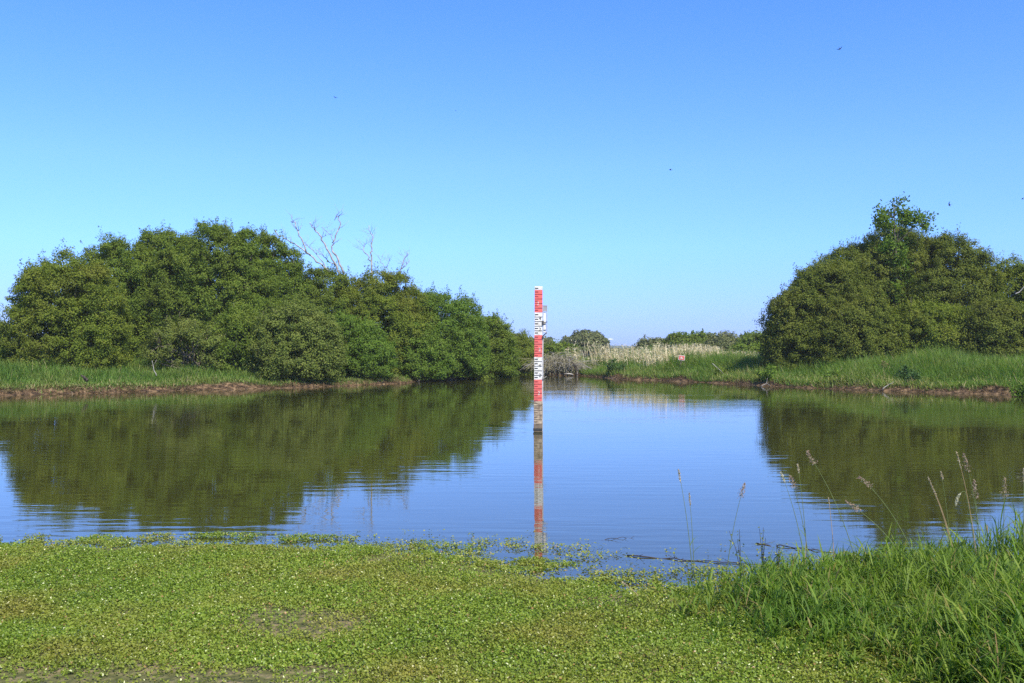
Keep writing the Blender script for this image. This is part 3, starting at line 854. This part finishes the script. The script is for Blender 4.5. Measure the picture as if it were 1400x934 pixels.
herb(915, 513, 58.6, 1.0, .6, 'yellowish green plant on the bank just below the red notice', 603, 'willow_yellow')
herb(1052, 519, 48.9, 1.3, .75, 'dark green plant under the left end of the right bank thicket', 604, 'alder')
herb(1237, 508, 43.4, 1.1, .85, 'broad dark green plant amid the tall grass of the right bank', 605)
herb(1252, 520, 42.6, .8, .55, 'dark green plant lower down beside the broad one on the right bank', 606)
herb(1208, 494, 45.6, .7, .95, 'reddish leafy sapling in the grass of the right bank', 607, 'straw', nl=260)
herb(1140, 514, 46.0, 1.1, .55, 'dull dark plant near the water right of the thicket\'s left end', 608, 'alder')
herb(60, 500, 44.8, 1.3, .75, 'lush tall green plant at the left end of the grassy bank', 609, 'alder')
herb(1399, 552, 37.4, .9, .55, 'leafy spray over the water at the right edge of the photo', 610, 'alder', nl=600)
herb(985, 516, 53.8, .9, .5, 'bushy green plant by the water between the notice and the thicket', 611, 'willow')

# sticks and stump on the banks
def stick(name, pts, D, r, mat, label, cat, sub=None, group=None):
    P = np.array([at(px, py, D) for px, py in pts])
    o = P[0].copy()
    b = MB()
    s = np.linspace(0, len(P) - 1, 8)
    Pi = np.stack([np.interp(s, range(len(P)), P[:, c]) for c in range(3)], -1) - o
    rr = np.random.default_rng(len(label))
    Pi[1:-1] += rr.normal(0, r * .4, (6, 3))
    b.tube(Pi, np.linspace(r, r * .45, 8), 6)
    for q in sub or []:
        b.tube(np.array([at(px, py, D) for px, py in q]) - o, [r * .5, r * .25], 4) if len(q) == 2 else b.tube(np.array([at(px, py, D) for px, py in q]) - o, np.linspace(r * .5, r * .2, len(q)), 4)
    ob = b.build(name, M[mat], None, True)
    ob.location = o
    return tag(ob, label, cat, group)
stick('dead_stick', [(214, 514), (210, 505), (208, 493)], 42.6, .02, 'deadwood', 'thin pale dead stick with a small fork in the grass of the left bank', 'stick', [[(210, 500), (214, 492)]])
stick('stump', [(119, 521), (115, 516), (111, 513)], 40.6, .07, 'darkwood', 'small dark broken stump in the grass by the muddy left bank', 'stump')
stick('fallen_branch', [(974, 497), (982, 504), (990, 512)], 52.8, .022, 'deadwood', 'thin pale fallen branch lying in the grass right of the red notice', 'branch')
stick('driftwood', [(1206, 533), (1214, 526), (1222, 522)], 42.3, .022, 'deadwood', 'bleached stick leaning on the mud edge of the right bank', 'driftwood')
stick('driftwood', [(1040, 529), (1048, 524), (1049, 517)], 47.2, .02, 'deadwood', 'pale forked root at the water below the left end of the right thicket', 'driftwood', [[(1048, 524), (1053, 527)]])
stick('bare_twig', [(1388, 402), (1394, 399), (1400, 392)], 49.0, .03, 'deadwood', 'pale bare twig across the yellow-green shrub at the right edge', 'twig')

# ------------------------------------------------------------------ foreground: cress mat, floating weed, tall grass
def cress(n, C, N, L, W, name, mat, label, cat, var):
    """small rounded leaves, each folded along the midrib (two quads)"""
    t = unit(np.cross(N, rand_dir(n))); b = np.cross(N, t)
    L = L[:, None]; W = W[:, None]
    V = np.empty((n, 6, 3))
    V[:, 0] = C - t * L * .5
    V[:, 1] = C + b * W * .5 - t * L * .12 + N * W * .16
    V[:, 2] = C + b * W * .34 + t * L * .34 + N * W * .10
    V[:, 3] = C + t * L * .5
    V[:, 4] = C - b * W * .34 + t * L * .34 + N * W * .10
    V[:, 5] = C - b * W * .5 - t * L * .12 + N * W * .16
    k = (np.arange(n) * 6)[:, None]
    Q = np.concatenate([k + np.array([[0, 1, 2, 3]]), k + np.array([[0, 3, 4, 5]])], 1).reshape(-1, 4)
    return tag(mesh_np(name, V.reshape(-1, 3), Q, M[mat], None, np.repeat(var, 2)), label, cat, kind='stuff')

rng = np.random.default_rng(700)
# stems: tufts of leaves, density thinner over bare patches
n0 = 290000
X = rng.uniform(-7.0, 5.4, n0); Y = rng.uniform(4.3, 9.9, n0)
d = sdist(X, Y)
bare = .8 * snoise(X, Y, 1.4, 701) + .6 * snoise(X, Y, 4.5, 702)
track = sstep(5.5, 5.05, Y + .25 * snoise(X, Y, 1.0, 703)) * sstep(-.3, -1.3, X)
keepp = np.clip(1.05 - .85 * sstep(.38, 1.0, bare) - .95 * track, .03, 1)
de = d + .22 * snoise(X, Y, 2.2, 706) + .10 * snoise(X, Y, 6.0, 707)
rag = snoise(X, Y, 7.0, 708) + .6 * snoise(X, Y * 1.8, 14.0, 709)
keepp = np.where(de < .95, keepp * np.clip(sstep(-.45, .95, de) + .75 * rag * sstep(.95, .3, de), 0, 1), keepp)
keepp = np.where(d < -.6, 0, keepp)
k = (rng.uniform(0, 1, n0) < keepp) & (np.abs(X) < .57 * Y + 1.2) & ~((X > 1.6) & (X / Y > .50))
X, Y, d, bare = X[k], Y[k], d[k], bare[k]
n0 = len(X)
per = 4
idx = np.repeat(np.arange(n0), per); n = len(idx)
tall = (.026 + .03 * sstep(2.5, .6, d) * sstep(-.2, .5, d)) * (1 + .5 * snoise(X, Y, 3.0, 705))
gz = np.maximum(hgt(X, Y), 0)
C = np.stack([X[idx] + rng.normal(0, .013, n), Y[idx] + rng.normal(0, .013, n), gz[idx] + .004 + tall[idx] * rng.uniform(.1, 1.2, n)], -1)
N = unit(np.array([0, 0, .8]) + rand_dir(n) * .8)
lsz = rng.uniform(.008, .019, n)
var = np.clip(rng.normal(.42, .17, n) + .13 * bare[idx] + np.where(rng.uniform(0, 1, n) < .035, .5, 0), 0, 1)
cress(n, C, N, lsz, lsz * rng.uniform(.6, .95, n), 'cress', 'cress', 'low mat of small round-leaved cress covering the near shore', 'ground cover', var)

# floating weed beyond the mat
rng = np.random.default_rng(710)
n0 = 110000
px = rng.uniform(-60, 1240, n0); py = rng.uniform(728, 822, n0)
D = F * HC / (py - YH); X = (px - 700) / F * D; Y = D
d = sdist(X, Y)
px0 = px
reach = np.interp(px, [-60, 0, 100, 200, 300, 420, 520, 640, 720, 800, 900, 1000, 1240], [.35, .4, .35, .5, .35, .5, .8, 1.15, 1.15, .95, .8, .7, .35])
cl = .8 * snoise(X, Y, 5.0, 711) + .6 * snoise(X * .5, Y * 2.2, 8.0, 712) + .35 * snoise(X, Y, 17.0, 713)
k = (d < .5) & (d > -reach * 1.9) & (rng.uniform(0, 1, n0) < np.clip(1 + d / (1.5 * reach), .07, 1) ** 1.2 * np.maximum(sstep(.0, .8, cl) * np.interp(px, [0, 500, 700, 850, 1000], [.40, .42, .40, .38, .35]), .05 * sstep(-.4, .4, snoise(X, Y, 9.0, 714))))
X, Y = X[k], Y[k]; n0 = len(X)
idx = np.repeat(np.arange(n0), 5); n = len(idx)
C = np.stack([X[idx] + rng.normal(0, .02, n), Y[idx] + rng.normal(0, .02, n), .004 + rng.uniform(0, .035, n)], -1)
lsz = rng.uniform(.010, .024, n)
cress(n, C, unit(np.array([0, 0, 1.0]) + rand_dir(n) * .6), lsz, lsz * rng.uniform(.6, .95, n), 'pond_weed', 'weed', 'loose rafts of small weed floating off the near shore', 'water weed', np.clip(rng.normal(.5, .22, n), 0, 1))

# tall grass of the lower right corner: culms with broad arching leaves
rng = np.random.default_rng(720)
n0 = 12500
px = rng.uniform(880, 1720, n0); Y = rng.uniform(4.2, 9.6, n0); X = (px - 700) / F * Y
pyg = YH + F * (HC - .1) / Y
d = sdist(X, Y)
lim = np.interp(pyg, [740, 800, 818, 850, 880, 910, 940, 1010], [1000, 905, 890, 910, 1040, 1150, 1230, 1340])
k = (d > -.12) & (px > lim + rng.normal(0, 34, n0) + 30 * snoise(X, Y, 3.0, 723))
sparse = np.clip((px - lim) / 170, .22, 1) * np.clip(.75 + .45 * snoise(X, Y, 3.6, 724), .25, 1)
k &= rng.uniform(0, 1, n0) < sparse
X, Y, px, lim, d = X[k], Y[k], px[k], lim[k], d[k]; n0 = len(X)
hh = np.interp(px, [880, 950, 1100, 1180, 1250, 1330, 1400, 1620], [.15, .21, .20, .19, .22, .28, .34, .40]) * np.clip(.55 + (px - lim) / 260, .55, 1) * (1 + .30 * snoise(X, Y, 2.6, 721) + .12 * snoise(X, Y, 8.0, 722)) * np.where(rng.uniform(0, 1, n0) < .07, 1.45, rng.uniform(.65, 1.15, n0))
gz = np.maximum(hgt(X, Y), -.02)
az = rng.uniform(0, 6.28, n0); lean = rng.uniform(.02, .28, n0)
# culms
Vc, Qc = blades(np.stack([X, Y, gz - .02], -1), hh * .85, rng.uniform(.004, .007, n0), az, lean, rng.uniform(0, .3, n0), 3, taper=.6)
nl = 8
idx = np.repeat(np.arange(n0), nl); n = len(idx)
f = rng.uniform(.05, .85, n)
B = np.stack([X[idx] + np.cos(az[idx]) * np.sin(lean[idx]) * hh[idx] * f * .85, Y[idx] + np.sin(az[idx]) * np.sin(lean[idx]) * hh[idx] * f * .85, gz[idx] - .02 + hh[idx] * f * .82], -1)
Vl, Ql = blades(B, np.clip(hh[idx], .16, .5) * rng.uniform(.35, .8, n), rng.uniform(.005, .0145, n), rng.uniform(0, 6.28, n), rng.uniform(.1, .8, n), rng.uniform(.05, 1.9, n), 5, taper=.06)
var = np.concatenate([np.repeat(np.clip(rng.normal(.4, .2, n0), 0, 1), 3), np.repeat(np.where(rng.uniform(0, 1, n) < .05, rng.uniform(.94, 1, n), np.clip(rng.normal(.42, .26, n) + .15 * snoise(X, Y, 3.0, 725)[idx], 0, .9)), 5)])
tag(mesh_np('tall_grass', np.vstack([Vc, Vl]), np.vstack([Qc, Ql + len(Vc)]), M['tallgrass'], None, np.clip(var, 0, 1)), 'tall broad-bladed green grass filling the lower right corner of the shore', 'grass', kind='stuff')

# ------------------------------------------------------------------ single flowering grass stalks
GS = 'flowering grass stalks on the near shore'
def stalk(base, top, D, head_len, kind, label, seed, bend=None):
    """base/top in photo pixels at depth D; a stem, a seed head along its end, one leaf"""
    global rng
    rng = np.random.default_rng(seed)
    P0 = at(*base, D); P2 = at(*top, D)
    P0[2] = max(P0[2], 0.0)
    P1 = (P0 + P2) / 2 + np.array([(P0[0] - P2[0]) * .18, 0, (P2[2] - P0[2]) * .06])
    tt = np.linspace(0, 1, 12)[:, None]
    P = (1 - tt) ** 2 * P0 + 2 * tt * (1 - tt) * P1 + tt ** 2 * P2
    if bend:
        P = np.vstack([P, [at(*q, D) for q in bend]])
    o = P0.copy(); P = P - o
    t = tag(empty('grass_stalk', o), label, 'grass stalk', GS)
    MB().tube(P, np.linspace(.0032, .0012, len(P)), 5).build('stem', M['drystem'] if kind == 'dry' else M['stem'], t, True)
    # seed head along the last stretch
    seg = np.linalg.norm(np.diff(P, axis=0), axis=1); s = np.concatenate([[0], np.cumsum(seg)])
    nseed = {'panicle': 150, 'dry': 70}.get(kind, 110)
    u = s[-1] - head_len * rng.uniform(0, 1, nseed)
    C = np.stack([np.interp(u, s, P[:, c]) for c in range(3)], -1)
    rel = (s[-1] - u) / head_len
    w = {'spike': .009, 'dry': .007, 'pale': .011, 'panicle': .026}[kind] * (np.sin(np.pi * np.clip(rel * .85 + .1, 0, 1)) + .15)
    if kind == 'panicle':
        w = .040 * (rel * .9 + .2)
    C = C + rand_dir(nseed) * np.array([1, 1, .6]) * (w * rng.uniform(.2, 1, nseed))[:, None]
    V, Q = leaf_cards(C, unit(rand_dir(nseed) * np.array([1, 1, .3])), rng.uniform(.009, .018, nseed), rng.uniform(.0035, .0065, nseed))
    mesh_np('seed_head', V, Q, M[{'spike': 'seed', 'dry': 'seed', 'pale': 'pale_seed', 'panicle': 'purple_seed'}[kind]], t, rng.uniform(0, 1, nseed))
    B = P[[3]] * 1.0
    V, Q = blades(B, np.array([.11]), np.array([.006]), np.array([rng.uniform(0, 6.28)]), np.array([.5]), np.array([.9]), 4)
    mesh_np('leaf', V, Q, M['tallgrass'], t, np.full(4, .4))
    return t
stalk((947, 790), (927, 641), 7.6, .11, 'spike', 'thin stalk leaning left, leftmost of those standing over open water', 801)
stalk((949, 790), (942, 674), 7.65, .10, 'spike', 'shorter dark-headed stalk close beside the leftmost one over the water', 802)
stalk((992, 790), (1018, 660), 7.6, .11, 'panicle', 'stalk leaning right with a fluffy pinkish head over open water', 803)
stalk((1100, 770), (1067, 645), 7.7, .09, 'pale', 'stalk with a thin pale head, at the left edge of the dark tree reflection', 804)
stalk((1106, 770), (1080, 650), 7.75, .10, 'panicle', 'stalk with a loose head just right of the thin pale one', 805)
stalk((1103, 765), (1090, 634), 7.9, .07, 'spike', 'faint upright stalk rising between the pale and the loose heads', 806)
stalk((1140, 770), (1132, 680), 7.7, .05, 'dry', 'short bare stalk right of the loose-headed pair', 807)
stalk((1170, 770), (1103, 618), 7.9, .13, 'panicle', 'tall stalk bowed left with a purplish head against the dark reflection', 808, [(1106, 616)])
stalk((1248, 760), (1176, 652), 7.6, .13, 'panicle', 'stalk arching left with a brown head lying nearly flat over the reflection', 809, [(1172, 654)])
stalk((1240, 772), (1155, 684), 7.5, .13, 'panicle', 'lower arching stalk with a pinkish head below the nearly flat brown one', 810)
stalk((1306, 770), (1268, 652), 7.4, .16, 'dry', 'straw-coloured dead stalk leaning left, taller of the dry ones', 811)
stalk((1304, 770), (1272, 662), 7.45, .12, 'dry', 'second straw-coloured stalk tucked against the taller dry one', 812)
stalk((1300, 770), (1286, 645), 7.5, .06, 'spike', 'green narrow stalk crossing behind the straw-coloured pair', 813)
stalk((1334, 760), (1307, 617), 7.4, .14, 'dry', 'tallest stalk, with a long pale tip, near the right edge', 814)
stalk((1342, 760), (1317, 620), 7.45, .13, 'panicle', 'purplish tall stalk just right of the tallest one', 815)
stalk((1337, 765), (1331, 655), 7.5, .14, 'panicle', 'open airy reddish head right of the two tallest stalks', 816)
stalk((1332, 760), (1319, 672), 7.4, .10, 'pale', 'stalk with a whitish head hooked over to the left', 817, [(1315, 672), (1310, 677), (1307, 684), (1306, 691)])
stalk((1371, 755), (1373, 652), 7.6, .16, 'panicle', 'airy purplish head standing alone against the water at far right', 818)
stalk((1398, 750), (1399, 640), 7.6, .10, 'spike', 'stalk at the very right edge of the photo', 819)
stalk((882, 835), (850, 795), 7.0, .05, 'dry', 'short dead stalk in the cress at the left end of the tall grass', 820)

# ------------------------------------------------------------------ floating sticks and a water plant
def float_stick(name, a, b_, r, label, mat='darkwood', twigs=5, seed=0):
    rr = np.random.default_rng(seed)
    A = np.array([*wl_pt(*a), .004]); B = np.array([*wl_pt(*b_), .006])
    tt = np.linspace(0, 1, 14)[:, None]
    P = A + (B - A) * tt
    P[:, 2] += rr.normal(0, .006, 14); P[:, :2] += rr.normal(0, .012, (14, 2))
    o = A.copy(); bb = MB().tube(P - o, np.linspace(r, r * .5, 14), 6)
    for i in range(twigs):
        q = P[rr.integers(1, 13)] - o
        e = q + np.array([rr.normal(0, .10), rr.normal(0, .05), rr.uniform(0, .03)])
        bb.tube(np.array([q, (q + e) / 2, e]), [r * .5, r * .4, r * .2], 4)
    ob = bb.build(name, M[mat], None, True); ob.location = o
    return tag(ob, label, 'stick', 'sticks floating off the near shore')
float_stick('floating_branch', (858, 760), (1065, 775), .006, 'long dark branch floating among the weed, in front of the leftmost stalks', seed=1, twigs=9)
float_stick('floating_branch', (1033, 743), (1140, 756), .006, 'shorter dark branch floating farther out, below the pale-headed stalks', seed=2)
float_stick('floating_stick', (704, 766), (728, 767), .004, 'short dark stick floating by the foot of the gauge reflection', seed=3, twigs=1)
float_stick('floating_stick', (363, 752), (383, 757), .018, 'thick dark stub of wood at the weed edge on the left', seed=4, twigs=1)
float_stick('floating_stick', (822, 738), (865, 735), .003, 'thin twig floating alone on open water right of the gauge reflection', seed=5, twigs=3)

def water_plant(px, top, base, w, seed, label):
    global rng
    rng = np.random.default_rng(seed)
    x, y = wl_pt(px, base)
    h = HC - (top - YH) / F * y
    t = tag(empty('water_plant', (x, y, 0)), label, 'plant', 'leafy stems standing in the shallows')
    st = MB(); C = []
    for i in range(3):
        e = np.array([rng.normal(0, w), rng.normal(0, w), h * rng.uniform(.6, 1)])
        st.tube(np.array([[0, 0, -.05], e * np.array([.4, .4, .5]), e]), [.003, .0025, .0015], 4)
        for j in range(9):
            C.append(e * rng.uniform(.2, 1) + rng.normal(0, .02, 3))
    C = np.array(C); C[:, 2] = np.maximum(C[:, 2], .006)
    V, Q = leaf_cards(C, unit(rand_dir(len(C)) + np.array([0, 0, .8])), rng.uniform(.018, .034, len(C)), rng.uniform(.010, .018, len(C)), .1)
    mesh_np('leaves', V, Q, M['weed'], t, rng.uniform(0, .8, len(C)))
    st.build('stems', M['darkwood'], t)
water_plant(1012, 722, 776, .035, 901, 'dark thin leafy stem in the water right of the fluffy-headed stalk')
water_plant(1042, 716, 774, .03, 902, 'leafy stem in the shallows at the near end of the farther floating branch')
water_plant(1062, 738, 778, .04, 903, 'low leafy stem among the floating weed at the edge of the tall grass')

# ------------------------------------------------------------------ birds and the white streak
def bird_mesh(name, fold, seed):
    b = MB()
    P = np.array([[.085, 0, 0], [.07, 0, .004], [.03, 0, .006], [-.02, 0, .004], [-.06, 0, 0], [-.085, 0, 0]])
    b.tube(P, [.003, .013, .019, .017, .009, .004], 8)
    for s in (-1, 1):
        u = fold[0 if s < 0 else 1]
        pts_f = [(.045, .015, 0), (.05, .08, .02), (.005, .145, .02), (-.07, .185, .01)]
        pts_b = [(-.02, .015, 0), (-.008, .08, .02), (-.025, .135, .018), (-.075, .185, .01)]
        V = []
        for pf, pb in zip(pts_f, pts_b):
            for q in (pf, pb):
                y_ = q[1]; V.append((q[0], s * y_ * math.cos(u), q[2] + y_ * math.sin(u)))
        V = np.array(V); V2 = V - np.array([0, 0, .004])
        Q = [[2*i, 2*i+1, 2*i+3, 2*i+2] for i in range(3)]
        b.add(V, Q); b.add(V2, Q)
        b.add(np.array([[-.07, 0, 0], [-.08, s * .012, 0], [-.15, s * .035, 0], [-.145, s * .028, .003]]), [[0, 1, 2, 3]])
    return b
birds = [(1149, 66, 48, (.7, -.2), (0, .5, .9), 'bird highest in the sky, a dark dash at upper right'),
         (458, 133, 60, (.4, .3), (.3, .2, 2.2), 'tiny bird alone in the upper left of the sky'),
         (917, 232, 46, (.15, -.1), (.2, .0, 3.1), 'bird flying level in the middle of the sky, above the reeds'),
         (1299, 280, 44, (.5, .2), (.9, .2, 2.7), 'fork-winged bird just right of the slim tree top'),
         (1399, 272, 50, (.1, .2), (.1, 0, 2.9), 'bird cut by the right edge of the photo'),
         (623, 151, 110, (.2, .2), (.2, 0, 2.6), 'faintest, farthest bird left of centre in the sky')]
for i, (px, py, D, fold, rot, lab) in enumerate(birds):
    o = bird_mesh('bird', fold, i).build('bird', M['bird'], None, False)
    o.location = at(px, py, D); o.rotation_euler = rot; o.scale = (.8, .8, .8)
    tag(o, lab, 'bird', 'birds on the wing over the pond')
tt = np.linspace(0, 1, 9)
P = np.stack([(tt - .5) * 24, tt * 0, np.sin(tt * 3) * .3 + tt * -.4], -1) * 1.0
o = MB().tube(P, 1.3 * np.sin(np.pi * (tt * .96 + .02)) + .05, 8).build('vapour_trail', M['contrail'], None, True)
o.location = at(833, 464, 2600)
tag(o, 'short white streak low in the sky just right of the far round tree', 'vapour trail')

# ------------------------------------------------------------------ thin summer haze over the marsh
m, nd, lk = new_mat('haze')
pv = nd.new('ShaderNodeVolumePrincipled')
pv.inputs['Color'].default_value = (.92, .97, 1, 1)
pv.inputs['Density'].default_value = .0003
pv.inputs['Anisotropy'].default_value = 0.0
o_ = nd.new('ShaderNodeOutputMaterial'); lk.new(pv.outputs[0], o_.inputs['Volume'])
hz = MB().box((0, 255, 10), (860, 625, 26)).build('haze', m)
tag(hz, 'thin pale summer haze over the marsh', 'haze', kind='stuff')
